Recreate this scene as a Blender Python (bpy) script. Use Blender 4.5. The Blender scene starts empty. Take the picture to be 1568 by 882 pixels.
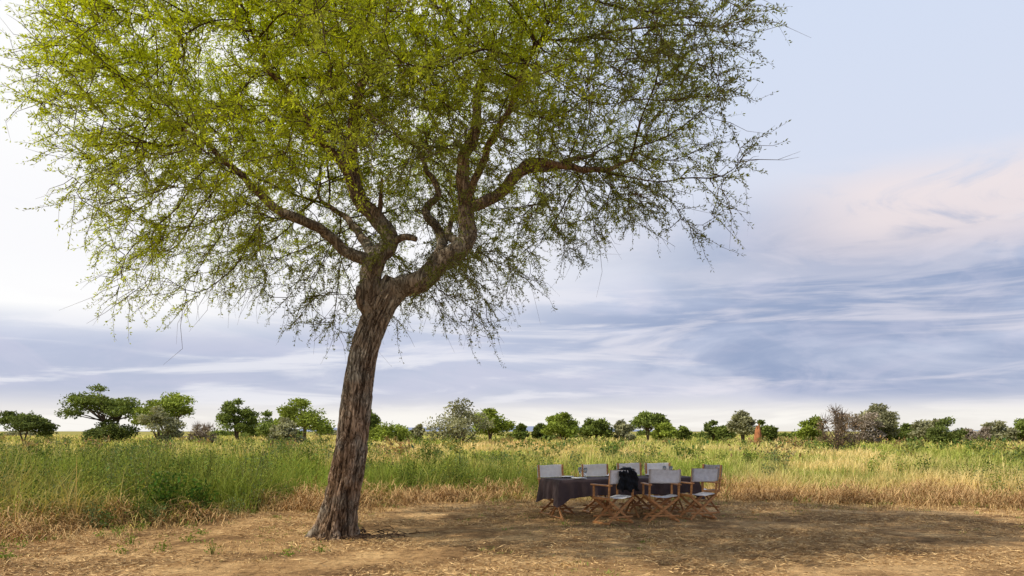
import bpy, bmesh, math, random
import numpy as np
from mathutils import Vector, Matrix
random.seed(7)
rng = np.random.default_rng(11)
sc = bpy.context.scene
sc.view_settings.view_transform = 'Standard'
sc.view_settings.look = 'None'
sc.view_settings.exposure = 0

# ------------------------------------------------------------------ noise
_tab = rng.random((32, 32, 32))
def vnoise(x, y, z=0.0):
    x = np.asarray(x, float); y = np.asarray(y, float); z = np.asarray(z, float) + np.zeros_like(x)
    xi = np.floor(x).astype(int); yi = np.floor(y).astype(int); zi = np.floor(z).astype(int)
    fx, fy, fz = x - xi, y - yi, z - zi
    fx = fx*fx*(3-2*fx); fy = fy*fy*(3-2*fy); fz = fz*fz*(3-2*fz)
    def g(a, b, c): return _tab[(xi+a) % 32, (yi+b) % 32, (zi+c) % 32]
    r = 0
    for a in (0, 1):
        for b in (0, 1):
            for c in (0, 1):
                r = r + g(a, b, c)*(fx if a else 1-fx)*(fy if b else 1-fy)*(fz if c else 1-fz)
    return r
def fbm(x, y, z=0.0, o=4):
    r = 0; a = .5; t = 0; s = 1
    for i in range(o):
        r = r + a*vnoise(x*s+i*7.3, y*s+i*3.1, np.asarray(z)*s+i*5.7); t += a; a *= .5; s *= 2.03
    return r/t

# ------------------------------------------------------------------ mesh helpers
def np_mesh(name, V, Q, col=None, smooth=False, mat=None, extra=None):
    V = np.asarray(V, np.float32).reshape(-1, 3); Q = np.asarray(Q, np.int32)
    k = Q.shape[1]
    me = bpy.data.meshes.new(name)
    me.vertices.add(len(V)); me.vertices.foreach_set('co', V.ravel())
    me.loops.add(Q.size); me.loops.foreach_set('vertex_index', Q.ravel())
    me.polygons.add(len(Q))
    me.polygons.foreach_set('loop_start', np.arange(0, Q.size, k, dtype=np.int32))
    me.update(calc_edges=True)
    if smooth: me.polygons.foreach_set('use_smooth', np.ones(len(Q), bool))
    if col is not None:
        c = np.ones((len(V), 4), np.float32); c[:, :3] = col
        a = me.attributes.new('Col', 'FLOAT_COLOR', 'POINT'); a.data.foreach_set('color', c.ravel())
    if extra:
        for n, v in extra.items():
            a = me.attributes.new(n, 'FLOAT', 'POINT'); a.data.foreach_set('value', np.asarray(v, np.float32))
    if mat: me.materials.append(mat)
    return me
def link(me, name, parent=None):
    o = bpy.data.objects.new(name, me); sc.collection.objects.link(o)
    if parent: o.parent = parent
    return o
class Acc:
    def __init__(s): s.V = []; s.Q = []; s.C = []; s.n = 0
    def add(s, V, Q, C):
        V = np.asarray(V, float).reshape(-1, 3)
        s.V.append(V); s.Q.append(np.asarray(Q)+s.n)
        C = np.asarray(C, float)
        if C.ndim == 1: C = np.tile(C, (len(V), 1))
        s.C.append(C); s.n += len(V)
    def mesh(s, name, mat, smooth=False):
        return np_mesh(name, np.concatenate(s.V), np.concatenate(s.Q), np.concatenate(s.C), smooth, mat)
def norm(v): return v/(np.linalg.norm(v, axis=-1, keepdims=True)+1e-9)
def leaves(acc, B, D, L, W, C):
    n = len(B); D = norm(D); R = norm(rng.normal(size=(n, 3))); S = norm(np.cross(D, R))
    L = np.broadcast_to(L, (n,))[:, None]; W = np.broadcast_to(W, (n,))[:, None]
    m = B + D*L*.5
    V = np.stack([B, m+S*W*.5, B+D*L, m-S*W*.5], 1)
    Q = np.arange(4*n).reshape(n, 4)
    acc.add(V, Q, np.repeat(C, 4, 0))
def blades(acc, P, ang, H, W, lean, C, tipC=None):
    n = len(P); d = np.stack([np.cos(ang), np.sin(ang), np.zeros(n)], 1)
    a2 = ang + np.pi/2 + rng.normal(0, .6, n)
    s = np.stack([np.cos(a2), np.sin(a2), np.zeros(n)], 1)
    H = H[:, None]; W = W[:, None]; lean = lean[:, None]
    up = np.array([[0, 0, 1.]])
    p1 = P + up*H*.55*(1-.25*lean) + d*H*lean*.25
    p2 = P + up*H*np.maximum(.08, 1-.55*lean) + d*H*lean*.85
    V = np.stack([P-s*W*.5, P+s*W*.5, p1+s*W*.45, p1-s*W*.45, p2+s*W*.08, p2-s*W*.08], 1)
    b = np.arange(n)[:, None]*6
    Q = np.concatenate([b+np.array([[0, 1, 2, 3]]), b+np.array([[3, 2, 4, 5]])], 0)
    Cc = np.repeat(C, 6, 0).reshape(n, 6, 3)
    if tipC is not None: Cc[:, 4:] = tipC[:, None]; Cc[:, 2:4] = .5*(C+tipC)[:, None]
    acc.add(V, Q, Cc.reshape(-1, 3))
def frame_ring(dirs):
    n = len(dirs); N = np.zeros((n, 3)); B = np.zeros((n, 3))
    t = dirs[0]; a = np.array([1., 0, 0]) if abs(t[0]) < .8 else np.array([0, 1., 0])
    nn = np.cross(t, a); nn /= np.linalg.norm(nn)
    for i in range(n):
        t = dirs[i]; nn = nn - t*np.dot(nn, t); nn /= (np.linalg.norm(nn)+1e-9)
        N[i] = nn; B[i] = np.cross(t, nn)
    return N, B
def tube(acc, P, R, sides, C, rough=None):
    P = np.asarray(P, float); R = np.asarray(R, float); n = len(P)
    T = norm(np.gradient(P, axis=0)); N, B = frame_ring(T)
    th = np.arange(sides)*2*np.pi/sides
    rad = R[:, None]*np.ones((1, sides))
    if rough is not None: rad = rough(P, th, rad)
    V = P[:, None]+rad[..., None]*(np.cos(th)[None, :, None]*N[:, None]+np.sin(th)[None, :, None]*B[:, None])
    i = np.arange(n-1)[:, None]*sides; j = np.arange(sides)[None]; j2 = (j+1) % sides
    Q = np.stack([i+j, i+j2, i+sides+j2, i+sides+j], -1).reshape(-1, 4)
    acc.add(V, Q, C)
def catmull(P, step):
    P = np.asarray(P, float); Pp = np.vstack([2*P[0]-P[1], P, 2*P[-1]-P[-2]]); out = []
    for i in range(len(P)-1):
        a, b, c, d = Pp[i:i+4]; L = np.linalg.norm((c-b)[:3]); k = max(1, int(L/step))
        for t in np.arange(k)/k:
            out.append(.5*((2*b)+(-a+c)*t+(2*a-5*b+4*c-d)*t*t+(-a+3*b-3*c+d)*t**3))
    out.append(P[-1]); return np.array(out)

# ------------------------------------------------------------------ materials
def newmat(name):
    m = bpy.data.materials.new(name); m.use_nodes = True; nt = m.node_tree; nt.nodes.clear()
    return m, nt, nt.nodes, nt.links
def foliage_mat(name, transl=.4):
    m, nt, N, L = newmat(name)
    at = N.new('ShaderNodeAttribute'); at.attribute_name = 'Col'
    d = N.new('ShaderNodeBsdfDiffuse'); o = N.new('ShaderNodeOutputMaterial')
    L.new(at.outputs['Color'], d.inputs['Color'])
    if transl == 0:
        L.new(d.outputs[0], o.inputs[0]); return m
    t = N.new('ShaderNodeBsdfTranslucent'); mx = N.new('ShaderNodeMixShader'); mx.inputs[0].default_value = transl
    br = N.new('ShaderNodeMixRGB'); br.blend_type = 'MULTIPLY'; br.inputs[0].default_value = 1
    br.inputs[2].default_value = (1.3, 1.25, .65, 1)
    L.new(at.outputs['Color'], br.inputs[1]); L.new(br.outputs[0], t.inputs[0])
    L.new(d.outputs[0], mx.inputs[1]); L.new(t.outputs[0], mx.inputs[2]); L.new(mx.outputs[0], o.inputs[0])
    return m
M_leaf = foliage_mat('acacia_leaf', .48)
M_grass = foliage_mat('grass_blade', .3)
M_dry = foliage_mat('dry_straw', 0)
M_far = foliage_mat('distant_foliage', .2)
def bark_mat():
    m, nt, N, L = newmat('acacia_bark')
    tc = N.new('ShaderNodeTexCoord'); mp = N.new('ShaderNodeMapping'); mp.inputs['Scale'].default_value = (1, 1, .27)
    L.new(tc.outputs['Object'], mp.inputs[0])
    n1 = N.new('ShaderNodeTexNoise'); n1.inputs['Scale'].default_value = 30; n1.inputs['Detail'].default_value = 8; n1.inputs['Roughness'].default_value = .72
    n1.inputs['Distortion'].default_value = .8
    L.new(mp.outputs[0], n1.inputs['Vector'])
    v = N.new('ShaderNodeTexNoise'); v.inputs['Scale'].default_value = 11; v.inputs['Detail'].default_value = 5; v.inputs['Roughness'].default_value = .6; v.inputs['Distortion'].default_value = 1.3
    L.new(mp.outputs[0], v.inputs['Vector'])
    r1 = N.new('ShaderNodeMath'); r1.operation = 'SUBTRACT'; L.new(v.outputs['Fac'], r1.inputs[0]); r1.inputs[1].default_value = .5
    r2 = N.new('ShaderNodeMath'); r2.operation = 'ABSOLUTE'; L.new(r1.outputs[0], r2.inputs[0])
    vr = N.new('ShaderNodeMapRange'); vr.inputs[1].default_value = 0; vr.inputs[2].default_value = .06; vr.inputs[3].default_value = .35; L.new(r2.outputs[0], vr.inputs[0])
    mu = N.new('ShaderNodeMath'); mu.operation = 'MULTIPLY'; L.new(vr.outputs[0], mu.inputs[0]); L.new(n1.outputs['Fac'], mu.inputs[1])
    at = N.new('ShaderNodeAttribute'); at.attribute_name = 'Col'
    mu2 = N.new('ShaderNodeMath'); mu2.operation = 'MULTIPLY'; L.new(mu.outputs[0], mu2.inputs[0]); L.new(at.outputs['Fac'], mu2.inputs[1])
    cr = N.new('ShaderNodeValToRGB'); e = cr.color_ramp.elements
    e[0].position = .10; e[0].color = (.045, .028, .018, 1); e[1].position = .62; e[1].color = (.44, .31, .21, 1)
    k = e.new(.35); k.color = (.21, .135, .082, 1); L.new(mu2.outputs[0], cr.inputs[0])
    cr2 = N.new('ShaderNodeValToRGB'); e = cr2.color_ramp.elements
    e[0].position = .10; e[0].color = (.06, .048, .038, 1); e[1].position = .57; e[1].color = (.47, .43, .35, 1); L.new(mu2.outputs[0], cr2.inputs[0])
    n2 = N.new('ShaderNodeTexNoise'); n2.inputs['Scale'].default_value = 3.2; n2.inputs['Detail'].default_value = 6; L.new(tc.outputs['Object'], n2.inputs['Vector'])
    sp = N.new('ShaderNodeSeparateXYZ'); L.new(tc.outputs['Object'], sp.inputs[0])
    hr = N.new('ShaderNodeMapRange'); hr.inputs[1].default_value = 1.0; hr.inputs[2].default_value = 3.4; hr.inputs[3].default_value = .1; hr.inputs[4].default_value = .7; L.new(sp.outputs[2], hr.inputs[0])
    ad = N.new('ShaderNodeMath'); ad.operation = 'ADD'; L.new(hr.outputs[0], ad.inputs[0])
    nr = N.new('ShaderNodeMapRange'); nr.inputs[1].default_value = .45; nr.inputs[2].default_value = .62; nr.inputs[3].default_value = -.1; nr.inputs[4].default_value = .6; L.new(n2.outputs['Fac'], nr.inputs[0]); L.new(nr.outputs[0], ad.inputs[1]); ad.use_clamp = True
    hi = N.new('ShaderNodeMapRange'); hi.inputs[1].default_value = 4.4; hi.inputs[2].default_value = 5.6; hi.inputs[3].default_value = 1; hi.inputs[4].default_value = .15; L.new(sp.outputs[2], hi.inputs[0])
    ml = N.new('ShaderNodeMath'); ml.operation = 'MULTIPLY'; L.new(ad.outputs[0], ml.inputs[0]); L.new(hi.outputs[0], ml.inputs[1])
    mx = N.new('ShaderNodeMixRGB'); L.new(ml.outputs[0], mx.inputs[0]); L.new(cr.outputs[0], mx.inputs[1]); L.new(cr2.outputs[0], mx.inputs[2])
    b = N.new('ShaderNodeBump'); b.inputs['Strength'].default_value = 1; b.inputs['Distance'].default_value = .05; L.new(mu.outputs[0], b.inputs['Height'])
    p = N.new('ShaderNodeBsdfDiffuse')
    L.new(mx.outputs[0], p.inputs['Color']); L.new(b.outputs[0], p.inputs['Normal'])
    o = N.new('ShaderNodeOutputMaterial'); L.new(p.outputs[0], o.inputs[0]); return m
M_bark = bark_mat()
def simple(name, col, rough=.7, var=.25, scale=8, stretch=(1, 1, 1), bump=.2, spec=.3, trans=0):
    m, nt, N, L = newmat(name)
    tc = N.new('ShaderNodeTexCoord'); mp = N.new('ShaderNodeMapping'); mp.inputs['Scale'].default_value = stretch; L.new(tc.outputs['Object'], mp.inputs[0])
    n = N.new('ShaderNodeTexNoise'); n.inputs['Scale'].default_value = scale; n.inputs['Detail'].default_value = 6; L.new(mp.outputs[0], n.inputs['Vector'])
    cr = N.new('ShaderNodeValToRGB'); e = cr.color_ramp.elements; e[0].position = .3; e[1].position = .7
    e[0].color = tuple(c*(1-var) for c in col)+(1,); e[1].color = tuple(min(1, c*(1+var)) for c in col)+(1,); L.new(n.outputs['Fac'], cr.inputs[0])
    b = N.new('ShaderNodeBump'); b.inputs['Strength'].default_value = bump; b.inputs['Distance'].default_value = .01; L.new(n.outputs['Fac'], b.inputs['Height'])
    p = N.new('ShaderNodeBsdfPrincipled'); p.inputs['Roughness'].default_value = rough; p.inputs['Specular IOR Level'].default_value = spec
    p.inputs['Transmission Weight'].default_value = trans
    L.new(cr.outputs[0], p.inputs['Base Color']); L.new(b.outputs[0], p.inputs['Normal'])
    o = N.new('ShaderNodeOutputMaterial'); L.new(p.outputs[0], o.inputs[0]); return m
M_wood = simple('chair_wood', (.40, .19, .07), .5, .35, 14, (1, 1, 4))
M_canvas = simple('grey_canvas', (.66, .66, .68), .9, .1, 20)
M_canvas_w = simple('white_canvas', (.80, .79, .78), .9, .05, 20)
M_canvas_d = simple('dark_canvas', (.36, .36, .39), .9, .15, 20)
M_cloth = simple('brown_tablecloth', (.055, .036, .036), .85, .3, 6)
M_jacket = simple('black_jacket', (.018, .02, .025), .8, .4, 9)
M_white = simple('white_china', (.75, .75, .73), .25, .03, 5)
M_glass = simple('clear_glass', (.8, .85, .85), .05, .02, 5, trans=.85, spec=.5)
M_termite = simple('termite_earth', (.34, .14, .06), .95, .3, 3, bump=.6)

# ------------------------------------------------------------------ terrain
EX = np.array([-60, -20, -11, -7.8, -6.1, -5.2, -4.4, -3.0, -1.5, .5, 3., 5.4, 8, 11.4, 16, 60])
EY = np.array([11.2, 11.3, 11.5, 12.1, 13.8, 15.4, 17.2, 17.6, 18.2, 18.8, 18.9, 18.8, 18.2, 17.6, 17.2, 17])
def edge_y(x): return np.interp(x, EX, EY)+(fbm(x*.55, x*0+3.3)-.5)*3.2+(fbm(x*2.2, x*0+8.3, 0, 2)-.5)*.9
def gz(x, y): 
    n = (fbm(x*.5, y*.5, 1.)-.5)*.14+(fbm(x*2.5, y*2.5, 2.)-.5)*.06
    return n*np.exp(-np.maximum(0, np.hypot(x, y-14)-14)/14)
k = 330
u = np.linspace(-1, 1, k)
gx = np.sinh(u*6.6)/np.sinh(6.6)*4500; gy = gx+14
X, Y = np.meshgrid(gx, gy)
Z = gz(X, Y)
field = 1/(1+np.exp(-(Y-edge_y(X)-.6)/.5))
V = np.stack([X, Y, Z], -1).reshape(-1, 3)
i = np.arange(k-1)[:, None]*k+np.arange(k-1)[None]
Q = np.stack([i, i+1, i+k+1, i+k], -1).reshape(-1, 4)
m, nt, N, L = newmat('dry_ground')
tc = N.new('ShaderNodeTexCoord')
def noi(scale, det=6, rough=.6, vec=None, dist=0):
    n = N.new('ShaderNodeTexNoise'); n.inputs['Scale'].default_value = scale; n.inputs['Detail'].default_value = det
    n.inputs['Roughness'].default_value = rough; n.inputs['Distortion'].default_value = dist
    L.new(vec or tc.outputs['Object'], n.inputs['Vector']); return n
def ramp(src, stops):
    c = N.new('ShaderNodeValToRGB'); e = c.color_ramp.elements
    e[0].position, e[0].color = stops[0][0], (*stops[0][1], 1); e[1].position, e[1].color = stops[-1][0], (*stops[-1][1], 1)
    for p, q in stops[1:-1]:
        a = e.new(p); a.color = (*q, 1)
    L.new(src, c.inputs[0]); return c
na = noi(.8, 7, .66); nb = noi(9, 8, .7); nc = noi(60, 5, .7, dist=1.)
ca = ramp(na.outputs['Fac'], [(.36, (.23, .14, .07)), (.5, (.47, .295, .14)), (.63, (.70, .47, .23))])
cb = ramp(nb.outputs['Fac'], [(.3, (.30, .28, .25)), (.5, (.95, .95, .95)), (.72, (1.35, 1.3, 1.2))])
cc = ramp(nc.outputs['Fac'], [(.35, (.5, .48, .45)), (.55, (1, 1, 1)), (.7, (1.4, 1.38, 1.3))])
m1 = N.new('ShaderNodeMixRGB'); m1.blend_type = 'MULTIPLY'; m1.inputs[0].default_value = .85; L.new(ca.outputs[0], m1.inputs[1]); L.new(cb.outputs[0], m1.inputs[2])
m2 = N.new('ShaderNodeMixRGB'); m2.blend_type = 'MULTIPLY'; m2.inputs[0].default_value = .8; L.new(m1.outputs[0], m2.inputs[1]); L.new(cc.outputs[0], m2.inputs[2])
nf = noi(.12, 6)
cf = ramp(nf.outputs['Fac'], [(.35, (.17, .18, .045)), (.5, (.27, .25, .08)), (.65, (.38, .30, .12))])
at = N.new('ShaderNodeAttribute'); at.attribute_name = 'field'
m3 = N.new('ShaderNodeMixRGB'); L.new(at.outputs['Fac'], m3.inputs[0]); L.new(m2.outputs[0], m3.inputs[1]); L.new(cf.outputs[0], m3.inputs[2])
bu = N.new('ShaderNodeBump'); bu.inputs['Strength'].default_value = .8; bu.inputs['Distance'].default_value = .035
ab = N.new('ShaderNodeMath'); ab.operation = 'ADD'; L.new(nb.outputs['Fac'], ab.inputs[0]); L.new(nc.outputs['Fac'], ab.inputs[1]); L.new(ab.outputs[0], bu.inputs['Height'])
p = N.new('ShaderNodeBsdfDiffuse')
L.new(m3.outputs[0], p.inputs['Color']); L.new(bu.outputs[0], p.inputs['Normal'])
o = N.new('ShaderNodeOutputMaterial'); L.new(p.outputs[0], o.inputs[0])
link(np_mesh('ground', V, Q, smooth=True, mat=m, extra={'field': field.ravel()}), 'ground')

# ------------------------------------------------------------------ straw litter
acc = Acc()
n = 190000
y = 7+rng.random(n)**1.1*13; x = (rng.random(n)*2-1)*(y*.72+2.5)
cl = fbm(x*.8, y*.8, 9.); keep = (rng.random(n) < np.clip((cl-.40)*5, .08, 1)) & (y < edge_y(x)+1.5)
x, y = x[keep], y[keep]; n = len(x)
P = np.stack([x, y, gz(x, y)+.002+rng.random(n)*.02], 1)
a = rng.random(n)*2*np.pi; D = np.stack([np.cos(a), np.sin(a), rng.normal(.04, .2, n)], 1)
t = rng.random((n, 1))**1.3; t2 = rng.random((n, 1))
C = (np.array([[.28, .17, .08]])*(1-t)+np.array([[.70, .50, .25]])*t)*(.7+.5*t2)
leaves(acc, P, D, .03+rng.random(n)**2*.14, .005+rng.random(n)*.009, C)
n0 = 7400
x = (rng.random(n0)*2-1)*14; y = 7.5+rng.random(n0)*12.5
de = y-edge_y(x)
kp = (de < .5) & ((fbm(x*.6, y*.6, 4.) > .50) | (rng.random(n0) < np.exp(de/1.5))); x, y = x[kp], y[kp]; de = de[kp]
b = 13; xx = np.repeat(x, b)+rng.normal(0, .06, len(x)*b); yy = np.repeat(y, b)+rng.normal(0, .06, len(x)*b); n = len(xx)
t = rng.random((n, 1)); C = np.array([[.40, .25, .10]])*(1-t)+np.array([[.66, .48, .22]])*t
g = np.repeat(rng.random(len(x)) < np.where(x < -3, .30, .16), b)[:, None]; C = np.where(g, np.array([[.18, .26, .045]]), C)
hh = np.repeat((.04+.26*np.exp(np.minimum(de, 0)/1.0))*(.6+.8*rng.random(len(x))), b)
blades(acc, np.stack([xx, yy, gz(xx, yy)-.01], 1), rng.random(n)*6.28, hh*(.5+rng.random(n)), .006+rng.random(n)*.006, .4+rng.random(n)*.8, C)
link(acc.mesh('straw_litter', M_dry), 'straw_litter')

# ------------------------------------------------------------------ grass field
acc = Acc()
def band(y0, y1, dens, nb, wid, hs, spread, margin=4):
    A = (y1-y0)*((y0+y1)*.72+2*margin); n = int(A*dens)
    y = y0+(y1-y0)*rng.random(n); x = (rng.random(n)*2-1)*(y*.72+margin)
    e = y-edge_y(x); kp = e > rng.random(n)*1.1-.6; x, y, e = x[kp], y[kp], e[kp]
    kp = rng.random(len(x)) < np.clip(.5+(fbm(x*.9, y*.9, 6.)-.4)*3, .22, 1); x, y, e = x[kp], y[kp], e[kp]
    n = len(x)
    n1 = fbm(x*.16, y*.10, 5.); n2 = fbm(x*.6, y*.45, 8.); n3 = fbm(x*.05+4, y*.035, 2.); n4 = fbm(x*.25+9, y*.12, 4.); n5 = fbm(x*1.1+3, y*.9, 1., 2)
    left = 1/(1+np.exp((x+3.5+.18*(y-14))/1.2)); near = np.exp(-np.maximum(0, e)/(.5+1.3*n5))
    ctr = np.exp(-((x+1.2)/2.8)**2)*np.exp(-((e-2.4)/2.2)**2)
    rt = 1/(1+np.exp(-(x-4)/3.))
    H = (.54+.85*(n2-.4)+.58*left*np.exp(-np.maximum(0, y-24)/18)+.45*ctr)*(1-.50*near*(1-.5*left))
    H = H*(.65+.6*rng.random(n))*hs
    dry = np.clip(.12+.10*rt+.68*near*(.45+1.6*(n2-.3))*(1-.45*left)+3.6*(n1-.5)*(1-.35*left)+1.9*(n2-.5)+(rng.random(n)-.5)*.5-.55*ctr+.003*np.minimum(y-20, 50), 0, 1)
    green = np.array([[.175, .245, .045]]); lush = np.array([[.26, .38, .05]]); olive = np.array([[.34, .38, .095]]); straw = np.array([[.66, .53, .26]]); rust = np.array([[.52, .32, .15]])
    far = np.clip((y-16)/40, 0, 1)[:, None]
    G = green*(1-far)+olive*far; li = np.clip((n4-.44)*5, 0, 1)[:, None]; G = G*(1-li*.65)+lush*li*.65
    G = G*(1-.28*left[:, None]*(1-far))*(1-.3*ctr[:, None])
    rr = np.clip((n3-.45)*5, 0, 1)[:, None]; S = straw*(1-rr*.7)+rust*rr*.7
    nn = near[:, None]; S = S*(1-.35*nn)+rust*.35*nn
    C = G*(1-dry[:, None])+S*dry[:, None]; C *= (.7+.6*rng.random((n, 1)))
    xx = np.repeat(x, nb)+rng.normal(0, spread, n*nb); yy = np.repeat(y, nb)+rng.normal(0, spread, n*nb)
    N_ = n*nb; C = np.repeat(C, nb, 0)*(.75+.5*rng.random((N_, 1)))
    Hh = np.repeat(H, nb)*(.45+.65*rng.random(N_)); ne = np.repeat(near, nb)
    lean = np.clip(.15+.55*rng.random(N_)+ne*rng.random(N_)*1.0, 0, 1.5)
    tip = C*1.0+np.array([[.22, .18, .06]])*rng.random((N_, 1))
    blades(acc, np.stack([xx, yy, gz(xx, yy)-.02], 1), rng.random(N_)*6.28, Hh, wid*(.6+.8*rng.random(N_)), lean, C, tip)
band(10.4, 22, 32, 15, .011, 1.0, .09)
band(22, 34, 13, 13, .020, 1.0, .16)
band(34, 60, 4.0, 12, .038, 1.0, .32)
band(60, 120, .8, 12, .09, 1.05, .7, 8)
band(120, 260, .13, 12, .25, 1.1, 1.6, 12)
link(acc.mesh('grass_field', M_grass), 'grass_field')

# ------------------------------------------------------------------ shrubs / herbs in the grass
def herb(acc, x, y, h, w, nl, ls, col, sa=None):
    z0 = float(gz(np.array([x]), np.array([y]))[0])
    ns = max(5, int(nl/28)); a = rng.random(ns)*6.28
    for i in range(ns):
        hh = h*(.6+.45*rng.random()); r = w*(.25+.75*rng.random())*.5
        top = np.array([x+math.cos(a[i])*r, y+math.sin(a[i])*r, z0+hh])
        P = np.array([[x+math.cos(a[i])*r*.2, y+math.sin(a[i])*r*.2, z0-.02], [x+math.cos(a[i])*r*.6, y+math.sin(a[i])*r*.6, z0+hh*.5], top])
        tube(acc, P, [.007, .005, .003], 3, np.array(col)*.8+np.array([.05, .03, .01]))
        m = int(nl/ns); t = rng.random(m)**.7
        B = P[0]+(P[2]-P[0])*t[:, None]+rng.normal(0, .05+.05*w, (m, 3))*np.array([1, 1, .6]); B[:, 2] = np.maximum(B[:, 2], z0+.02)
        D = rng.normal(size=(m, 3))+np.array([0, 0, .5])
        c = np.array([col])*(.55+.8*rng.random((m, 1)))*(1+.25*rng.normal(size=(m, 1))*np.array([[1, .4, .2]]))
        leaves(acc, B, D, ls*(.6+.8*rng.random(m)), ls*.5*(.6+.7*rng.random(m)), np.clip(c, .01, .6))
acc = Acc()
n = 0; tries = 0
while n < 700 and tries < 40000:
    tries += 1
    y = 11.2+random.random()**1.4*27; x = random.uniform(-1, 1)*(y*.72+2)
    e = y-float(edge_y(np.array([x]))[0])
    if e < (-.2 if x < -4.5 else .4): continue
    lf = 1/(1+math.exp((x+3.2+.15*(y-14))/1.0)); ctr = math.exp(-((x+1.2)/2.4)**2)*(1 if e < 5 else .2)
    if random.random() > .10+.8*lf+.9*ctr: continue
    if fbm(np.array([x*.5]), np.array([y*.5]), 3.)[0] < .40+.1*random.random(): continue
    dk = random.random(); small = .45 if e < 1. else 1
    col = (.085, .13, .03) if dk < .4 else ((.17, .21, .09) if dk < .7 else (.23, .28, .06))
    herb(acc, x, y, random.uniform(.6, 1.3)*(1 if x < -2.5 else .8)*small, random.uniform(.5, 1.1)*(.4+.6*small), int(260*small), .05 if y < 22 else .075, col); n += 1
for i in range(26):
    x = random.uniform(-9, -2.5); y = random.uniform(9.5, 14); herb(acc, x, y, random.uniform(.06, .16), random.uniform(.1, .25), 50, .035, (.17, .25, .04))
for i in range(220):
    y = random.uniform(34, 120); x = random.uniform(-1, 1)*(y*.72+5)
    herb(acc, x, y, random.uniform(.7, 1.2), random.uniform(1.2, 3.5), 130, .22, random.choice([(.14, .19, .05), (.2, .23, .07), (.26, .27, .09), (.28, .2, .10)]))
link(acc.mesh('wild_herbs', M_grass), 'wild_herbs')
acc = Acc()
herb(acc, -6.05, 14.0, .85, .75, 560, .085, (.07, .135, .024)); herb(acc, -5.7, 14.5, .7, .8, 460, .075, (.07, .13, .024))
fl = rng.normal(0, 1, (12, 3))*np.array([.12, .2, .15])+np.array([-6.3, 13.85, .5])
leaves(acc, fl, rng.normal(size=(12, 3)), .035, .03, np.tile([[.6, .52, .05]], (12, 1)))
link(acc.mesh('flowering_bush', M_grass), 'flowering_bush')
acc = Acc()
xs = rng.uniform(-13, 13, 130)
for x0 in xs:
    y0 = float(edge_y(np.array([x0]))[0])+random.uniform(-.8, 2.1); m = 380; w = random.uniform(.2, .65); hh = random.uniform(.12, .52)
    px = rng.normal(0, w, m); py = rng.normal(0, w*.5, m); zz = hh*np.exp(-(px/w)**2*.6-(py/(w*.5))**2*.4)*rng.random(m)
    P = np.stack([x0+px, y0+py, gz(x0+px, y0+py)+zz], 1); a = rng.random(m)*6.28
    t = rng.random((m, 1)); C = np.array([[.29, .165, .07]])*(1-t)+np.array([[.62, .42, .20]])*t
    blades(acc, P, a, .12+.3*rng.random(m), .006+.008*rng.random(m), .9+.8*rng.random(m), C)
link(acc.mesh('dry_grass_heaps', M_dry), 'dry_grass_heaps')

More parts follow.
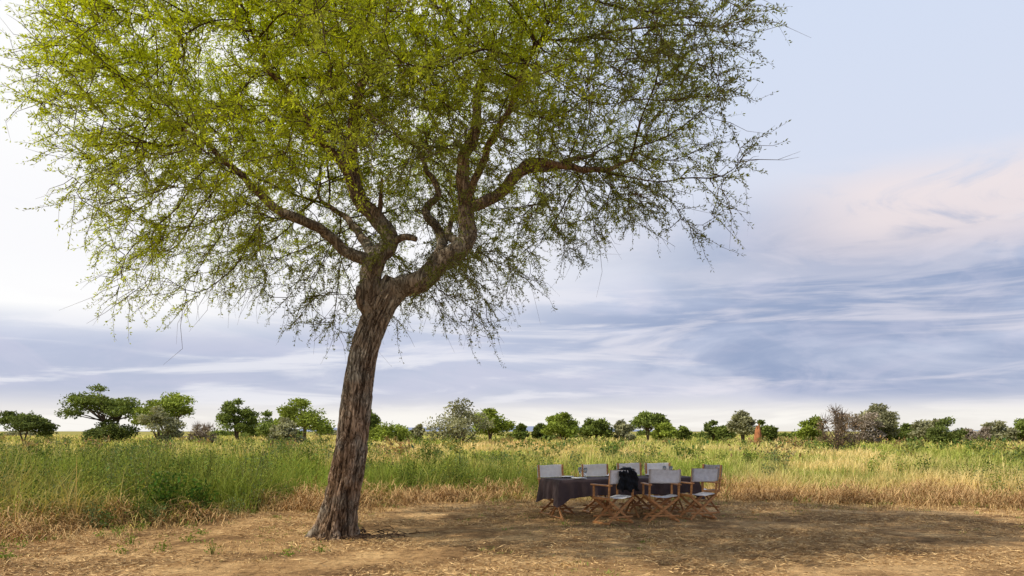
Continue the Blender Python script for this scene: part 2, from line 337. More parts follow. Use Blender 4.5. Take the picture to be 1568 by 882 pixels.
# ------------------------------------------------------------------ main acacia
tree = bpy.data.objects.new('acacia_tree', None); sc.collection.objects.link(tree)
Y0 = 12.05
trunk = [(-2.67, Y0, -.12, .40), (-2.65, Y0, .08, .325), (-2.60, Y0, .40, .265), (-2.46, Y0, 1.2, .238), (-2.36, Y0, 2.0, .222), (-2.25, Y0, 2.75, .205), (-2.08, Y0, 3.25, .205), (-1.88, Y0, 3.66, .20), (-1.78, Y0, 3.9, .15)]
limbs = [
 [(-2.12, Y0, 3.2, .16), (-2.10, 12.0, 3.75, .16), (-2.05, 12.0, 4.15, .15), (-1.87, 12.05, 4.45, .125), (-2.05, 12.15, 4.8, .12), (-2.36, 12.2, 5.25, .11), (-2.5, 12.1, 5.75, .095), (-2.33, 12.0, 6.45, .08), (-2.25, 11.8, 7.1, .055), (-2.5, 11.6, 7.8, .03)],
 [(-2.05, 12.0, 4.15, .10), (-2.4, 11.9, 4.3, .085), (-2.8, 11.8, 4.6, .075), (-3.25, 11.6, 4.75, .068), (-3.65, 11.5, 5.1, .055), (-3.95, 11.5, 5.45, .045), (-4.5, 11.3, 5.75, .03), (-5.0, 11.2, 5.95, .018)],
 [(-1.95, Y0, 3.5, .17), (-1.72, Y0, 3.75, .165), (-1.40, 12.0, 3.87, .155), (-1.03, 12.0, 4.12, .145), (-.75, 12.0, 4.47, .135), (-.70, 12.0, 4.96, .115), (-.77, 12.0, 5.45, .09), (-.61, 12.0, 6.15, .08), (-.55, 12.1, 6.74, .055), (-.4, 12.2, 7.3, .03)],
 [(-.70, 12.0, 4.9, .09), (-.34, 12.1, 5.16, .085), (.06, 12.2, 5.53, .08), (.31, 12.3, 5.73, .075), (.65, 12.4, 5.73, .06), (1.34, 12.5, 5.72, .04), (1.9, 12.6, 5.9, .025)],
 [(-1.25, 12.0, 3.95, .10), (-1.1, 12.3, 4.55, .075), (-1.32, 12.7, 5.05, .065), (-1.2, 13.0, 5.55, .05), (-1.6, 13.5, 6.4, .03)],
 [(-2.36, 12.2, 5.25, .07), (-2.7, 11.4, 5.7, .055), (-3.1, 10.7, 6.25, .038), (-3.3, 10.2, 6.7, .02)],
 [(-.72, 12.0, 4.96, .06), (-.4, 11.3, 5.6, .05), (.1, 10.6, 6.2, .035), (.4, 10.2, 6.6, .02)],
 [(-2.05, 12.0, 4.15, .09), (-2.4, 12.7, 4.6, .075), (-2.7, 13.5, 5.1, .055), (-3.5, 14.5, 5.8, .03)],
 [(.06, 12.2, 5.53, .055), (.7, 13.1, 6.0, .045), (1.5, 14.2, 6.6, .025)],
 [(-2.05, 12.15, 4.8, .045), (-1.98, 12.1, 5.1, .035), (-1.96, 12.1, 5.42, .02)],
 [(-1.87, 12.0, 4.4, .06), (-1.6, 11.9, 4.5, .055), (-1.45, 11.85, 4.46, .04)],
 [(-2.12, 12.0, 3.35, .07), (-2.28, 11.85, 3.55, .05), (-2.25, 11.8, 3.75, .035)],
 [(-.75, 12.0, 4.4, .07), (-.93, 12.2, 4.65, .05), (-.9, 12.4, 4.9, .03)],
]
furrow = {}
def ridges(P, th, rad):
    c, s = np.cos(th)[None], np.sin(th)[None]; z = P[:, 2:3]
    n = fbm(c*4.2+z*.5, s*4.2+5-z*.3, z*1.7+0*c, 3); r = np.clip(1-np.abs(n-.5)*9, 0, 1)
    nb_ = fbm(c*7+11, s*7+2, z*3.4+0*c, 3); r2 = np.clip(1-np.abs(nb_-.5)*8, 0, 1)
    n2 = fbm(c*14+20, s*14+9, z*9+0*c, 2)
    big = fbm(c*.9+2, s*.9+3, z*.8+0*c, 2)
    flare = np.exp(-np.maximum(z, 0)/.22)*(.22*np.cos(th*4+.6)[None]+.14*np.cos(th*7)[None])
    furrow['f'] = np.clip(1.2-.6*r-.42*r2+.3*(n2-.5), .22, 1.2)
    return rad*(1.03-.14*r-.07*r2+.09*(n2-.5)+.27*(big-.5)+flare)
acc = Acc()
wcol = np.array([1., 1, 1])
T = catmull(trunk, .02); tube(acc, T[:, :3], T[:, 3], 120, wcol, ridges)
acc.C[-1] = np.repeat(furrow['f'].reshape(-1, 1), 3, 1)
skel_nodes = []; skel_par = []; skel_r = []
def ridges2(P, th, rad):
    c, s = np.cos(th)[None], np.sin(th)[None]; z = P[:, 2:3]; x = P[:, :1]
    n = fbm(c*1.6+x*4, s*1.6+5, z*4+0*c, 3); return rad*(1+.4*(n-.5))
for li, lb in enumerate(limbs):
    lb = np.array(lb, float); lb[1:-1, :3] += rng.normal(0, .02, (len(lb)-2, 3))
    T = catmull(lb, .05); T[:, 3] = np.maximum(T[:, 3], .008)
    T[2:, :3] += (np.stack([fbm(T[2:, 2]*2.2+k*9+li, T[2:, 0]*2.2, 1., 3) for k in range(3)], 1)-.5)*.20
    tube(acc, T[:, :3], T[:, 3]*1.03, 20 if T[0, 3] > .1 else 12, wcol*.8, ridges2)
    if li >= 9: 
        e = T[-1]; tube(acc, np.array([e[:3], e[:3]+(T[-1, :3]-T[-2, :3])*.3]), [T[-1, 3], .004], 12, wcol*.6)
        continue
    for j in range(0, len(T), 4):
        skel_nodes.append(T[j, :3]); skel_par.append(-1 if j == 0 else len(skel_nodes)-2); skel_r.append(T[j, 3])
nsk = len(skel_nodes)

xc, rx = -1.68, 4.95
LX = [-7.4, -7.0, -6.3, -5.3, -4.2, -3.3, -2.4, -1.3, -.6, .15, .65, 1.6, 2.9, 3.5, 4.1]
LZ = [5.2, 4.7, 4.2, 3.6, 4.1, 3.1, 3.6, 3.6, 3.4, 4.2, 5.1, 5.2, 4.9, 5.1, 5.8]
N_at = 7600; pts = []
while len(pts) < N_at:
    m = 8000
    x = xc+(rng.random(m)*2-1)*rx; dy = (rng.random(m)*2-1)*4.8; z = 3+rng.random(m)*7.2
    ry = np.where(dy < 0, 3.9, 4.8)
    r = np.hypot((x-xc)/rx, dy/ry)
    az = np.arctan2(dy, x-xc); r = r*(1+.20*(fbm(np.cos(az)*3+5, np.sin(az)*3+5, z*.8, 2)-.5)*2)
    zl = np.interp(x, LX, LZ)+1.0*(fbm(x*.8, dy*.8, 3., 2)-.5)*2
    zl = np.where(dy < -1, zl+.40*(-dy-1), zl); zl += np.where(dy > 2, .15*(dy-2), 0)
    zt = 9.0-2.2*np.clip(r, 0, 1)**3
    ok = (r < 1) & (z > zl) & (z < zt)
    hole = (r < .60) & (z < 6.1+.9*(fbm(x, dy, 1., 2)-.5)) & (rng.random(m) < np.where(dy < 1.2, .90, .68))
    clump = fbm(x*.75, dy*.75, z*1.3, 2)
    pr = np.clip((clump-.37)*7, .06, 1)*(.28+.72*np.clip((z-4.5)/1.8, 0, 1))
    inner = (r < .5) & (z > 6.5) & (z < zt-1.8) & (rng.random(m) < .15)
    pr *= np.where(x > 1., .80, 1.0)
    ok &= ~hole & ~inner & (rng.random(m) < pr)
    for q in np.stack([x, dy+Y0, z], 1)[ok]: pts.append(q)
A = np.array(pts[:N_at])
nodes = [np.array(p) for p in skel_nodes]; par = list(skel_par)
def nearest(A, Nn):
    j = np.zeros(len(A), int); d = np.zeros(len(A))
    for s in range(0, len(A), 1000):
        dd = ((A[s:s+1000, None]-Nn[None])**2).sum(-1); j[s:s+1000] = dd.argmin(1); d[s:s+1000] = np.sqrt(dd.min(1))
    return j, d
j, dist = nearest(A, np.array(nodes)); alive = np.ones(len(A), bool)
step, kill = .2, .235
for it in range(75):
    idx = np.where(alive)[0]
    if len(idx) == 0: break
    sums = {}
    for q in idx:
        v = A[q]-nodes[j[q]]; v = v/(np.linalg.norm(v)+1e-9); s = sums.get(j[q])
        sums[j[q]] = v if s is None else s+v
    new = []
    for q, s in sums.items():
        s = s/(np.linalg.norm(s)+1e-9)+rng.normal(0, .28, 3)
        if par[q] >= 0: 
            pd = nodes[q]-nodes[par[q]]; s = s+.35*pd/(np.linalg.norm(pd)+1e-9)
        s /= np.linalg.norm(s)+1e-9
        new.append((q, nodes[q]+s*step))
    base = len(nodes)
    for q, p_ in new: nodes.append(p_); par.append(q)
    NN = np.array([p_ for _, p_ in new])
    jj, dd = nearest(A[idx], NN); better = dd < dist[idx]
    j[idx[better]] = jj[better]+base; dist[idx[better]] = dd[better]
    alive &= dist > kill
nodes = np.array(nodes); par = np.array(par); nn = len(nodes)
ch = [[] for _ in range(nn)]
for q in range(nn):
    if par[q] >= 0: ch[par[q]].append(q)
w = np.zeros(nn)
for q in range(nn-1, -1, -1):
    w[q] = max(w[q], 1.)
    if par[q] >= 0: w[par[q]] += w[q]
R = np.clip(.0046*w**.37, .0055, .05)
stack = [q for q in range(nn) if q >= nsk and (par[q] < nsk)]
while stack:
    q = stack.pop(); chain = [par[q], q]; 
    while ch[q]:
        c = sorted(ch[q], key=lambda t: -w[t]); stack.extend(c[1:]); q = c[0]; chain.append(q)
    P = nodes[chain]; r = R[chain].copy(); r[0] = min(r[0], r[1]*1.15)
    if len(P) > 3: P = P.copy(); P[1:-1] = .5*P[1:-1]+.25*(P[:-2]+P[2:])
    tube(acc, P, r, 7 if r[1] > .02 else 4, wcol*.5)
link(acc.mesh('trunk_and_limbs', M_bark, True), 'trunk_and_limbs', tree)
cand = np.array([q for q in range(nsk, nn) if R[q] < .024])
hi_ = cand[(nodes[cand, 2] > 6.1) & (rng.random(len(cand)) < .85)]
q = np.concatenate([cand, cand, hi_]); n = len(q)
B = nodes[q]; bd = norm(nodes[q]-nodes[par[q]])
out = norm((B-np.array([xc, Y0, 5.2]))*np.array([1, 1, .5]))
D = norm(bd*.5+out*.5+rng.normal(0, .5, (n, 3))+np.array([0, 0, -.02]))
Ln = .20+.36*rng.random(n)
rr = np.hypot((B[:, 0]-xc)/rx, (B[:, 1]-Y0)/4.5); Ln *= 1+.55*np.clip(rr-.75, 0, 1)*2
low = np.clip((5.7-B[:, 2])/1.6, 0, 1)
leafy = rng.random(n) < np.where(B[:, 0] > .8, .82, .96)*(1-.22*low)
Ln = np.where(leafy, Ln, Ln*1.4)
kink = rng.normal(0, .11, (n, 4, 3)); kink[:, 0] = 0
ts = np.array([0, .33, .66, 1.])
Cv = B[:, None]+D[:, None]*(Ln[:, None]*ts)[..., None]+kink*Ln[:, None, None]*ts[None, :, None]
Cv[..., 2] -= (.12+.35*low)[:, None]*Ln[:, None]*ts**2
s1 = norm(np.cross(D, norm(rng.normal(size=(n, 3))))); s2 = np.cross(D, s1)
tr = np.array([.0054, .0042, .003, .0013])
Vt = np.stack([Cv+tr[None, :, None]*(math.cos(a)*s1+math.sin(a)*s2)[:, None] for a in (0, 2.094, 4.189)], 2)
b = np.arange(n)[:, None, None, None]*12; i_ = np.arange(3)[None, :, None, None]*3; j_ = np.arange(3)[None, None, :, None]
j2 = (j_+1) % 3
Q = np.concatenate([b+i_+j_, b+i_+j2, b+i_+3+j2, b+i_+3+j_], -1).reshape(-1, 4)
tw = Acc(); tw.add(Vt.reshape(-1, 3), Q, np.array([.10, .074, .045]))
link(tw.mesh('twigs', M_dry), 'twigs', tree)
m = 42
nl = leafy.sum(); Cv = Cv[leafy]; D_ = D[leafy]; Bq = B[leafy]
t = .05+.95*rng.random((nl, m)); seg = np.minimum((t*3).astype(int), 2); f = t*3-seg
ii = np.arange(nl)[:, None]
Pp = Cv[ii, seg]*(1-f[..., None])+Cv[ii, np.minimum(seg+1, 3)]*f[..., None]
LD = D_[:, None]*.7+rng.normal(0, .65, (nl, m, 3)); LDn = norm(LD)
Pp = Pp+LDn*(rng.random((nl, m, 1))*.028)
rl = np.hypot((Bq[:, 0]-xc)/rx, (Bq[:, 1]-Y0)/4.3)
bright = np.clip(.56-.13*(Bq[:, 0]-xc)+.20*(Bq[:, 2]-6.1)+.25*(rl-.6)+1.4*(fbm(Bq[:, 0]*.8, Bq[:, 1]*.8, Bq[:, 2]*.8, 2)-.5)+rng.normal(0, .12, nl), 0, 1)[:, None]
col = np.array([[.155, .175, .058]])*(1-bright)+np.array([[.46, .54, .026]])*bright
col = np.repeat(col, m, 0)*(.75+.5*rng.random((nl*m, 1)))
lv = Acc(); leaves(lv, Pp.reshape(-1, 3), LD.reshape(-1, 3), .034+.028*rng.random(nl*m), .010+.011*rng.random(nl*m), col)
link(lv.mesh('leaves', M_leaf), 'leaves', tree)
acc = Acc()
for i in range(60):
    x = -2.1+rng.normal(0, .35); y = 12.0+rng.normal(0, .25); a = rng.random()*6.28; l = .1+.3*rng.random()
    P = np.array([[x, y, .03], [x+math.cos(a)*l*.5, y+math.sin(a)*l*.5, .05+.03*rng.random()], [x+math.cos(a+.3)*l, y+math.sin(a+.3)*l, .03]])
    tube(acc, P, [.008, .006, .003], 5, np.array([.07, .045, .03]))
link(acc.mesh('fallen_twigs', M_dry), 'fallen_twigs')

# ------------------------------------------------------------------ distant trees
acc = Acc()
G1 = (.19, .24, .06); G2 = (.26, .32, .06); GD = (.14, .175, .05); GR = (.31, .31, .18); PU = (.32, .27, .22); BR = (.27, .19, .12)
def dtree(t, dist, h, w, col, style, dens=1.):
    if dens == 1.: h *= 1.08
    x0, y0 = t*dist, dist; tc_ = np.array([.16, .12, .09]); c0 = np.array(col)
    sc_ = dist/100
    zb = {'umb': .42*h, 'tree': .14*h, 'bush': .05, 'bare': .1}[style]
    stems = []
    if style in ('umb', 'tree'):
        for s in range(2 if style == 'umb' else 3):
            f_ = np.array([x0+rng.normal(0, .07*w), y0+rng.normal(0, .07*w), h*(.30+.12*rng.random())]); stems.append(f_)
            tube(acc, np.array([[x0+rng.normal(0, .1), y0, -.1], [x0+(f_[0]-x0)*.35, y0, h*.15], f_]), [.030*h, .024*h, .018*h], 6, tc_)
    else: stems = [np.array([x0, y0, .1])]
    nlob = {'umb': 30, 'tree': 26, 'bush': 17, 'bare': 18}[style]
    skew = rng.normal(0, .10)
    for i in range(nlob):
        a = rng.random()*6.28; rr = (.05+.95*math.sqrt(rng.random()))*.42*w
        cx, cy = x0+math.cos(a)*rr, y0+math.sin(a)*rr; q = rr/(.42*w)
        lr = w*(.09+.10*rng.random()) if style != 'bare' else w*.14
        top = h*(1-(.28 if style == 'umb' else .40)*q**2.2)*(.87+.13*rng.random())*(1+skew*math.cos(a)*q)
        if style == 'umb': lh = lr*.5; cz = top-lh-(.24*h*rng.random()*(1-.4*q))
        else: 
            lh = lr*.8; lo = zb+lh*.8; h2 = max(lo, top-lh); cz = lo+(h2-lo)*rng.random()**(.75 if style != 'tree' else .55)
        fork = stems[i % len(stems)]
        mid = (fork+np.array([cx, cy, cz]))/2+rng.normal(0, .12, 3)
        tube(acc, np.array([fork, mid, [cx, cy, cz]]), [.014*h, .009*h, .004*h], 4, tc_)
        if style == 'bare':
            for k in range(30):
                d = norm(rng.normal(size=3)+np.array([0, 0, .8])); c = np.array([cx, cy, cz])
                tube(acc, np.array([c, c+d*lr*.8+rng.normal(0, .05, 3), c+d*lr*1.7]), [.02, .015, .006], 3, np.array([.21, .16, .12]))
            nlv = 30
        else: nlv = int(240*dens)
        d = norm(rng.normal(size=(nlv, 3))); rad = rng.random((nlv, 1))**.4
        lump = .65+.7*fbm(d[:, 0]*2.2+i*3+t*50, d[:, 1]*2.2+9, d[:, 2]*2.2, 2)[:, None]
        Pq = np.array([cx, cy, cz])+d*rad*lump*np.array([lr*1.25, lr*1.25, lh])
        if style == 'umb': Pq[:, 2] = np.maximum(Pq[:, 2], cz-lh*.7+rng.normal(0, .12, nlv))
        c = c0*(.6+.6*rng.random((nlv, 1)))*(.7+.6*rng.random())
        leaves(acc, Pq, rng.normal(size=(nlv, 3))*np.array([1, 1, .6]), (.20+.2*rng.random(nlv))*sc_*1.1, (.11+.11*rng.random(nlv))*sc_*1.1, c)
TR = [(-.614, 90, 3.8, 6.4, GD, 'umb'), (-.511, 95, 6.9, 9.4, G1, 'umb'), (-.505, 93, 3.2, 6, GD, 'bush'), (-.434, 92, 6.0, 7.0, G2, 'umb'), (-.443, 88, 4.8, 4.8, GR, 'bush'), (-.389, 80, 2.9, 2.8, PU, 'bare'), (-.345, 110, 6.1, 5.2, G1, 'tree'),
 (-.298, 105, 4.4, 5, G1, 'bush'), (-.285, 85, 3.4, 3.6, GR, 'bush'), (-.261, 100, 6.0, 6.6, G2, 'tree'), (-.18, 110, 4.8, 3, G1, 'tree'), (-.153, 95, 3.1, 5.5, G2, 'bush'), (-.118, 110, 2.6, 2, GR, 'bush'),
 (-.063, 85, 5.1, 7.2, GR, 'bush'), (-.028, 100, 5.0, 6.0, G2, 'tree'), (.011, 110, 2.6, 2.2, G1, 'bush'), (.038, 110, 2.8, 2.6, GD, 'bush'), (.064, 105, 4.4, 5.2, G2, 'tree'), (.105, 110, 4.0, 4.3, G1, 'tree'),
 (.142, 110, 3.5, 3.0, GR, 'bush'), (.171, 115, 4.4, 5.6, G1, 'umb'), (.193, 105, 3.4, 3.3, G2, 'bush'), (.214, 110, 2.5, 2.2, G1, 'bush'), (.251, 110, 3.1, 2.6, GD, 'bush'), (.267, 105, 3.0, 2.7, G1, 'bush'),
 (.290, 90, 3.9, 3.2, GR, 'tree'), (.318, 100, 3.3, 3.2, G1, 'bush'), (.374, 95, 3.6, 3.6, G2, 'bush'), (.409, 56, 3.6, 3.0, BR, 'bare'), (.436, 85, 4.7, 5.0, PU, 'bush'), (.458, 87, 5.3, 4.4, GR, 'tree'), (.472, 90, 3.0, 3.4, G2, 'bush'),
 (.50, 100, 2.9, 2.7, G1, 'bush'), (.521, 95, 3.6, 3.4, GR, 'bush'), (.544, 75, 3.0, 3.2, GD, 'bush'), (.583, 90, 2.7, 2.6, PU, 'bush'), (.613, 90, 3.2, 3.8, GR, 'bush'), (.640, 95, 3.4, 3.4, G1, 'bush'),
 (.70, 100, 4.2, 5, G1, 'umb'), (.78, 95, 3.6, 4, G2, 'bush'), (-.70, 95, 5, 6, G1, 'tree'), (-.8, 100, 4.5, 5.5, GD, 'umb')]
for a in TR: dtree(*a)
for i in range(40):
    d = random.uniform(125, 240); t = random.uniform(-.85, .85)
    dtree(t, d, random.uniform(1.3, 2.1)*d/170, random.uniform(2, 5)*d/150, random.choice([G1, GD, GR, G1]), 'bush', .3)
link(acc.mesh('distant_trees', M_far), 'distant_trees')
acc = Acc()
hx = np.linspace(-4200, 4200, 240); rows = []
for k2, (yy, f) in enumerate([(2900, 0), (3100, .8), (3300, 1.), (3700, .6)]):
    hh = 55*np.clip(fbm(hx/900+3, hx*0+1, 0, 3)-.42, 0, 1)*3*np.where(hx < -600, 1, .45)
    rows.append(np.stack([hx, hx*0+yy, hh*f-1], 1))
Vh = np.concatenate(rows); i = np.arange(3)[:, None]*240+np.arange(239)[None]
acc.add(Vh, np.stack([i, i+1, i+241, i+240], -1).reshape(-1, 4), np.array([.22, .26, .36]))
link(acc.mesh('distant_hills', M_dry, True), 'distant_hills')
bm = bmesh.new(); bmesh.ops.create_icosphere(bm, subdivisions=4, radius=1)
for v in bm.verts:
    c = v.co; z = (c.z+1)/2; s = .40*(1-.5*z**1.3)
    nz = 1+.35*(float(fbm(np.array([c.x*2]), np.array([c.y*2]), c.z*2, 3)[0])-.5)*2
    v.co = Vector((c.x*s*nz+.1*z, c.y*s*nz, z*2.2*nz-.1))
me = bpy.data.meshes.new('termite_mound'); bm.to_mesh(me); bm.free(); me.materials.append(M_termite)
o = link(me, 'termite_mound'); o.location = (.308*75, 75, 0)

# ------------------------------------------------------------------ furniture
def bar(bm, a, b, w, d, up=(0, 0, 1)):
    a, b = Vector(a), Vector(b); z = (b-a).normalized(); u = Vector(up)
    if abs(z.dot(u)) > .95: u = Vector((0, 1, 0))
    x = u.cross(z).normalized(); y = z.cross(x)
    M = Matrix((x, y, z)).transposed().to_4x4(); M.translation = (a+b)/2
    r = bmesh.ops.create_cube(bm, size=1, matrix=M @ Matrix.Diagonal((w, d, (b-a).length, 1)))
    es = list({e for v in r['verts'] for e in v.link_edges}); bmesh.ops.bevel(bm, geom=es, offset=min(w, d)*.18, segments=1, affect='EDGES')
def bmdone(bm, name, mat, smooth=False):
    me = bpy.data.meshes.new(name); bm.to_mesh(me); bm.free(); me.materials.append(mat)
    if smooth:
        for p in me.polygons: p.use_smooth = True
    return me
bm = bmesh.new(); HW = .26
for s in (-1, 1):
    x = s*HW
    bar(bm, (x, -.22, .02), (x, .22, .02), .032, .035)
    bar(bm, (x, -.22, .435), (x, .22, .435), .03, .042)
    bar(bm, (x, .20, .455), (x, .20, .648), .034, .03)
    bar(bm, (x, -.20, .455), (x, -.245, .93), .034, .032)
    bar(bm, (x, -.26, .66), (x, .26, .66), .065, .024)
    for yy in (-.18, .18):
        bar(bm, (x, yy+.014*s, .03), (-x, yy+.014*s, .43), .042, .02, (0, 1, 0))
bar(bm, (-.03, -.16, .23), (.03, .16, .23), .02, .02)
bar(bm, (-HW, .205, .12), (HW, .205, .12), .02, .03)
bar(bm, (-HW, -.205, .12), (HW, -.205, .12), .02, .03)
ME_frame = bmdone(bm, 'chair_frame', M_wood)
def canvas(name, P00, P10, P01, P11, sag, mat, n=12, th=.008):
    bm = bmesh.new(); vs = []
    P = [Vector(p) for p in (P00, P10, P01, P11)]; nm = (P[1]-P[0]).cross(P[2]-P[0]).normalized()
    for j in range(n+1):
        for i in range(n+1):
            u, v = i/n, j/n; p = (P[0]*(1-u)+P[1]*u)*(1-v)+(P[2]*(1-u)+P[3]*u)*v
            p = p-nm*sag*4*u*(1-u)*(1+.25*math.sin(v*7+u*3))+nm*.003*math.sin(u*19+v*4)+Vector((0, 0, .006*math.sin(u*6.28)*(v > .9)))
            vs.append(bm.verts.new(p))
    for j in range(n):
        for i in range(n): bm.faces.new((vs[j*(n+1)+i], vs[j*(n+1)+i+1], vs[(j+1)*(n+1)+i+1], vs[(j+1)*(n+1)+i]))
    bmesh.ops.solidify(bm, geom=bm.faces[:], thickness=th); return bmdone(bm, name, mat, True)
ME_seat = canvas('seat_canvas', (-HW, -.21, .468), (HW, -.21, .468), (-HW, .21, .468), (HW, .21, .468), .03, M_canvas_w)
backs = {k_: canvas('back_canvas', (-HW-.024, -.222-.018, .69), (HW+.024, -.222-.018, .69), (-HW-.024, -.247-.018, .925), (HW+.024, -.247-.018, .925), -.03, mm) for k_, mm in (('g', M_canvas), ('w', M_canvas_w), ('d', M_canvas_d))}
def chair(x, y, rot, kind):
    e = bpy.data.objects.new('director_chair', None); sc.collection.objects.link(e)
    e.location = (x, y, float(gz(np.array([x]), np.array([y]))[0])); e.rotation_euler = (0, 0, rot)
    link(ME_frame, 'chair_frame', e); link(ME_seat, 'seat_canvas', e); link(backs[kind], 'back_canvas', e); return e
TA = math.radians(20); ax = Vector((math.cos(TA), math.sin(TA), 0)); nx = Vector((-math.sin(TA), math.cos(TA), 0))
TC = Vector((1.99, 14.75, 0)); TL, TW, TH = 2.75, .85, .74
def tp(a, b): v = TC+ax*a+nx*b; return v.x, v.y
c1 = chair(*tp(-.62, -.95), TA+.22, 'g'); c2 = chair(*tp(.33, -.92), TA-.25, 'g'); c3 = chair(*tp(1.15, -.80), TA+.02, 'g')
chair(*tp(1.85, .10), TA+math.pi/2+.1, 'd')
chair(*tp(-.92, .80), TA+math.pi+.1, 'w'); chair(*tp(.0, .85), TA+math.pi-.12, 'w'); chair(*tp(.78, .80), TA+math.pi+.05, 'w'); chair(*tp(1.42, .84), TA+math.pi-.1, 'w')
tb = bpy.data.objects.new('picnic_table', None); sc.collection.objects.link(tb); tb.location = TC; tb.rotation_euler = (0, 0, TA)
bm = bmesh.new(); bar(bm, (-TL/2, 0, TH-.02), (TL/2, 0, TH-.02), TW, .03); link(bmdone(bm, 'table_top', M_wood), 'table_top', tb)
bm = bmesh.new()
for xs_ in (-TL/2+.12, -.25, .25, TL/2-.12):
    for s in (-1, 1): bar(bm, (xs_+.015*s, s*.34, -.02), (xs_+.015*s, -s*.34, TH-.04), .03, .03, (1, 0, 0))
    bar(bm, (xs_, -.3, .05), (xs_, .3, .05), .02, .02)
for s in (-1, 1): bar(bm, (s*(TL/2-.12), 0, .36), (s*.25, 0, TH-.05), .02, .02)
link(bmdone(bm, 'table_legs', M_wood), 'table_legs', tb)
bm = bmesh.new(); hw, hl = TW/2+.012, TL/2+.012; per = []
def seg_(a, b, k_):
    for i in range(k_): per.append((a[0]+(b[0]-a[0])*i/k_, a[1]+(b[1]-a[1])*i/k_))
seg_((-hl, -hw), (hl, -hw), 80); seg_((hl, -hw), (hl, hw), 28); seg_((hl, hw), (-hl, hw), 80); seg_((-hl, hw), (-hl, -hw), 28)
rings = []; K = 9
for r_ in range(K):
    f = r_/(K-1); ring = []
    for i, (x, y) in enumerate(per):
        ph = i*.42; cx_ = max(0, 1-((hl-abs(x))/.18)) * max(0, 1-((hw-abs(y))/.18)); drop = .30+.12*cx_+.02*math.sin(i*.23)
        if x < -hl+.02: drop += .05
        o_ = .012+f*(.03*math.sin(ph)+.02*math.sin(ph*2.3+1)+.03+.04*cx_)
        ox = (1 if x > 0 else -1)*(abs(x) > hl-.01); oy = (1 if y > 0 else -1)*(abs(y) > hw-.01)
        ring.append(bm.verts.new((x+ox*o_*(f > 0), y+oy*o_*(f > 0), TH+.003-f*drop)))
    rings.append(ring)
nP = len(per)
for r_ in range(K-1):
    for i in range(nP): bm.faces.new((rings[r_][i], rings[r_][(i+1) % nP], rings[r_+1][(i+1) % nP], rings[r_+1][i]))
bm.faces.new(rings[0]); link(bmdone(bm, 'table_cloth', M_cloth, False), 'table_cloth', tb)
def lathe(name, prof, mat, n=20):
    bm = bmesh.new(); R_ = []
    for r, z in prof: R_.append([bm.verts.new((r*math.cos(i*6.28318/n), r*math.sin(i*6.28318/n), z)) for i in range(n)])
    for a_, b_ in zip(R_, R_[1:]):
        for i in range(n): bm.faces.new((a_[i], a_[(i+1) % n], b_[(i+1) % n], b_[i]))
    return bmdone(bm, name, mat, True)
ME_plate = lathe('plate', [(.001, .004), (.08, .004), (.13, .02), (.132, .024), (.08, .01), (.001, .009)], M_white)
ME_gl = lathe('drinking_glass', [(.001, .002), (.035, .002), (.034, .006), (.006, .012), (.005, .08), (.02, .10), (.036, .13), (.034, .19), (.032, .19), (.034, .13), (.018, .104), (.001, .1)], M_glass)
for a_ in (-.95, -.05, .82):
    for b_ in (-.25, .25):
        x, y = tp(a_, b_); o = link(ME_plate, 'plate'); o.location = (x, y, TH+.006)
        x, y = tp(a_+.2, b_*.45); o = link(ME_gl, 'drinking_glass'); o.location = (x, y, TH+.006)
bm = bmesh.new(); ap = bm.verts.new((0, 0, .11)); rg = [bm.verts.new((.06*(1+.3*(i % 2))*math.cos(i*.7854), .06*(1+.3*(i % 2))*math.sin(i*.7854), .012)) for i in range(8)]
for i in range(8): bm.faces.new((ap, rg[i], rg[(i+1) % 8]))
ME_nap = bmdone(bm, 'napkin', M_white)
for a_ in (-.05, .82):
    x, y = tp(a_, .25); o = link(ME_nap, 'napkin'); o.location = (x, y, TH+.016)
bm = bmesh.new(); nu, nv = 26, 44; vs = []
for j_ in range(nv+1):
    v = j_/nv*2-1
    for i in range(nu+1):
        u = i/nu*2-1; av = abs(v)
        x = u*(.185+.05*av*(1+.3*math.sin(u*5))); h = .965-.035*abs(u)**2-av**1.15*(.40 if v < 0 else .26)*(1-.15*u*u+.06*math.sin(u*9))
        yy = -.262+(-.045 if v < 0 else .045)*min(1, av*5)+.03*math.sin(u*7+v*2.5)*av+.014*math.sin(u*19+v*6)+.01*math.sin(v*23+u*4)
        if v < 0: yy -= .03*av
        vs.append(bm.verts.new((x+.06+.015*math.sin(v*9), yy, h)))
for j_ in range(nv):
    for i in range(nu): bm.faces.new((vs[j_*(nu+1)+i], vs[j_*(nu+1)+i+1], vs[(j_+1)*(nu+1)+i+1], vs[(j_+1)*(nu+1)+i]))
bmesh.ops.solidify(bm, geom=bm.faces[:], thickness=.025)
jk = link(bmdone(bm, 'jacket', M_jacket, True), 'jacket'); jk.location = c1.location; jk.rotation_euler = c1.rotation_euler

# ------------------------------------------------------------------ light
sv = Vector((-5.2, -2.0, 6.5)).normalized()
sd = bpy.data.lights.new('sun', 'SUN'); sd.energy = 4.9; sd.angle = math.radians(.8); sd.color = (1, .90, .75)
so = bpy.data.objects.new('sun', sd); sc.collection.objects.link(so); so.rotation_euler = (-sv).to_track_quat('-Z', 'Y').to_euler(); so.location = (-20, -8, 30)
W = bpy.data.worlds.new('World'); sc.world = W; W.use_nodes = True; nt = W.node_tree; N = nt.nodes; L = nt.links; N.clear()
sky = N.new('ShaderNodeTexSky'); sky.sky_type = 'NISHITA'; sky.sun_disc = False
sky.sun_elevation = math.asin(sv.z); sky.sun_rotation = math.atan2(sv.x, sv.y)
tc = N.new('ShaderNodeTexCoord'); sp = N.new('ShaderNodeSeparateXYZ'); L.new(tc.outputs['Generated'], sp.inputs[0])
SX, SY, SZ = sp.outputs
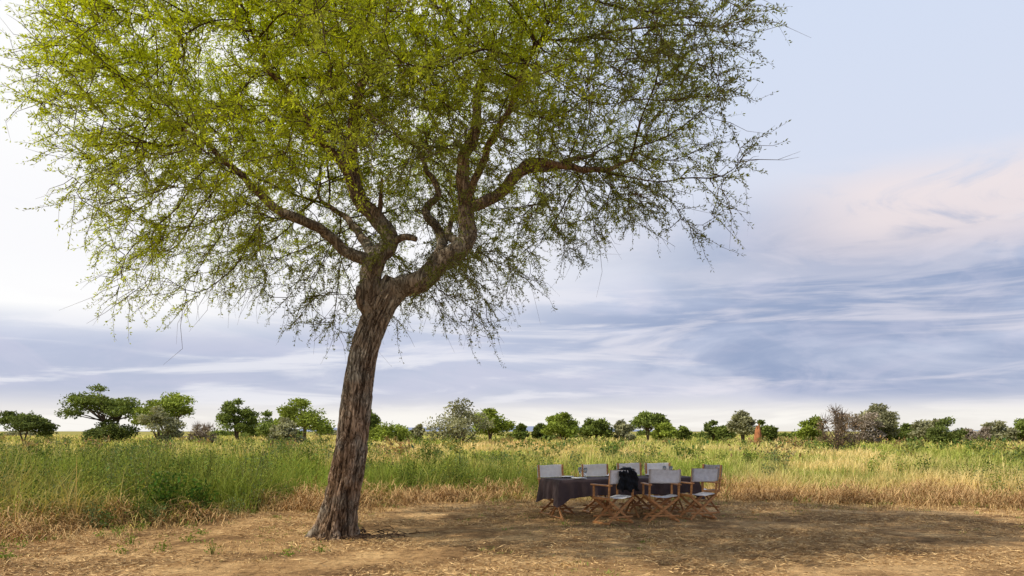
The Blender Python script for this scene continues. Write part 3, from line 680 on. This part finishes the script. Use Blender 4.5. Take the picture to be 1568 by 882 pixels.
def M_(op, a, b=None, clamp=False):
    n = N.new('ShaderNodeMath'); n.operation = op; n.use_clamp = clamp
    for i, v in enumerate((a, b)):
        if v is None: continue
        if isinstance(v, (int, float)): n.inputs[i].default_value = v
        else: L.new(v, n.inputs[i])
    return n.outputs[0]
def SS(v, a, b, lo=0., hi=1.):
    n = N.new('ShaderNodeMapRange'); n.interpolation_type = 'SMOOTHSTEP'
    L.new(v, n.inputs[0])
    for i, q in enumerate((a, b, lo, hi)): n.inputs[i+1].default_value = q
    return n.outputs[0]
def MIX(f, a, b):
    n = N.new('ShaderNodeMixRGB')
    if isinstance(f, float): n.inputs[0].default_value = f
    else: L.new(f, n.inputs[0])
    for i, v in ((1, a), (2, b)):
        if isinstance(v, tuple): n.inputs[i].default_value = (*v, 1)
        else: L.new(v, n.inputs[i])
    return n.outputs[0]
def NO(sx, sz, scale, off, det=6, rough=.55, dist=.4, shear=0.):
    c = N.new('ShaderNodeCombineXYZ'); L.new(M_('MULTIPLY', SX, sx), c.inputs[0]); L.new(M_('MULTIPLY', SY, sx), c.inputs[1])
    L.new(M_('ADD', M_('ADD', M_('MULTIPLY', SZ, sz), M_('MULTIPLY', SX, shear)), off), c.inputs[2])
    n = N.new('ShaderNodeTexNoise'); n.inputs['Scale'].default_value = scale; n.inputs['Detail'].default_value = det; n.inputs['Roughness'].default_value = rough; n.inputs['Distortion'].default_value = dist
    L.new(c.outputs[0], n.inputs['Vector']); return n.outputs['Fac']
def S10(c): return tuple(v*10 for v in c)
rp = N.new('ShaderNodeValToRGB'); e = rp.color_ramp.elements
st = [(0., (.86, .82, .76)), (.02, (.86, .83, .82)), (.05, (.66, .68, .81)), (.15, (.60, .65, .83)), (.28, (.73, .78, .92)), (.45, (.70, .78, .95)), (.62, (.48, .57, .80)), (.95, (.25, .34, .60))]
e[0].position, e[0].color = st[0][0], (*st[0][1], 1); e[1].position, e[1].color = st[-1][0], (*st[-1][1], 1)
for p_, c_ in st[1:-1]: q_ = e.new(p_); q_.color = (*c_, 1)
L.new(SZ, rp.inputs[0])
sca = N.new('ShaderNodeMixRGB'); sca.blend_type = 'MULTIPLY'; sca.inputs[0].default_value = 1; sca.inputs[2].default_value = (10, 10, 10, 1); L.new(rp.outputs[0], sca.inputs[1])
base = MIX(.08, sca.outputs[0], sky.outputs[0])
n1 = NO(1.3, 7.5, 1.7, 0., det=7, rough=.54, dist=.9); n2 = NO(1., 4, 1.1, 7.3, det=5, shear=.5); n3 = NO(1.9, 16, 1.9, 3.1, det=8, rough=.58, dist=.8); n4 = NO(2.6, 7, 2.6, 5.7, det=8, rough=.58, dist=.9, shear=.3)
right = SS(SX, -.20, .34); zin = M_('MULTIPLY', SS(SZ, .02, .055), SS(SZ, .30, .20))
dk = M_('MULTIPLY', M_('MULTIPLY', SS(M_('ADD', M_('MULTIPLY', n1, .65), M_('MULTIPLY', n2, .35)), .35, .54), zin), M_('ADD', M_('MULTIPLY', right, .56), .40), True)
c = MIX(dk, base, S10((.31, .385, .57)))
c = MIX(M_('MULTIPLY', M_('MULTIPLY', SS(n4, .43, .64), zin), .40), c, S10((.64, .64, .78)))
wl = M_('MULTIPLY', M_('MULTIPLY', SS(SX, .18, -.34), SS(SZ, .09, .17)), SS(SZ, .70, .45))
wl = M_('MULTIPLY', wl, M_('ADD', SS(n2, .3, .55), .6), True)
c = MIX(wl, c, S10((1.0, 1.0, 1.0)))
mid = M_('MULTIPLY', M_('MULTIPLY', SS(SX, .38, .0), SS(SZ, .13, .20)), SS(SZ, .36, .24)); c = MIX(M_('MULTIPLY', mid, .6), c, S10((.94, .94, .98)))
sk = M_('MULTIPLY', SS(n3, .48, .65), M_('MULTIPLY', SS(SZ, .01, .035), SS(SZ, .26, .12)))
pink = MIX(right, S10((.97, .96, .98)), S10((.86, .82, .88)))
c = MIX(M_('MULTIPLY', sk, .55), c, pink)
pkn = SS(M_('ADD', M_('MULTIPLY', n2, .35), M_('MULTIPLY', n4, .65)), .40, .54)
pk = M_('MULTIPLY', M_('MULTIPLY', SS(SX, .24, .42), M_('MULTIPLY', SS(SZ, .17, .235), SS(SZ, .31, .26))), M_('ADD', M_('MULTIPLY', pkn, .75), .15)); c = MIX(M_('MULTIPLY', pk, .85), c, S10((.94, .82, .80)))
hz = SS(SZ, .04, .006); c = MIX(M_('MULTIPLY', hz, M_('ADD', SS(n3, .40, .55), .4), True), c, S10((.97, .94, .89)))
bg = N.new('ShaderNodeBackground'); bg.inputs[1].default_value = .1; L.new(c, bg.inputs[0])
o = N.new('ShaderNodeOutputWorld'); L.new(bg.outputs[0], o.inputs[0])

# ------------------------------------------------------------------ camera
cd = bpy.data.cameras.new('camera'); cd.lens = 28; cd.sensor_width = 36; cd.shift_y = .1397; cd.clip_end = 20000
co = bpy.data.objects.new('camera', cd); sc.collection.objects.link(co); co.location = (0, 0, 1.6); co.rotation_euler = (math.pi/2, 0, 0)
sc.camera = co
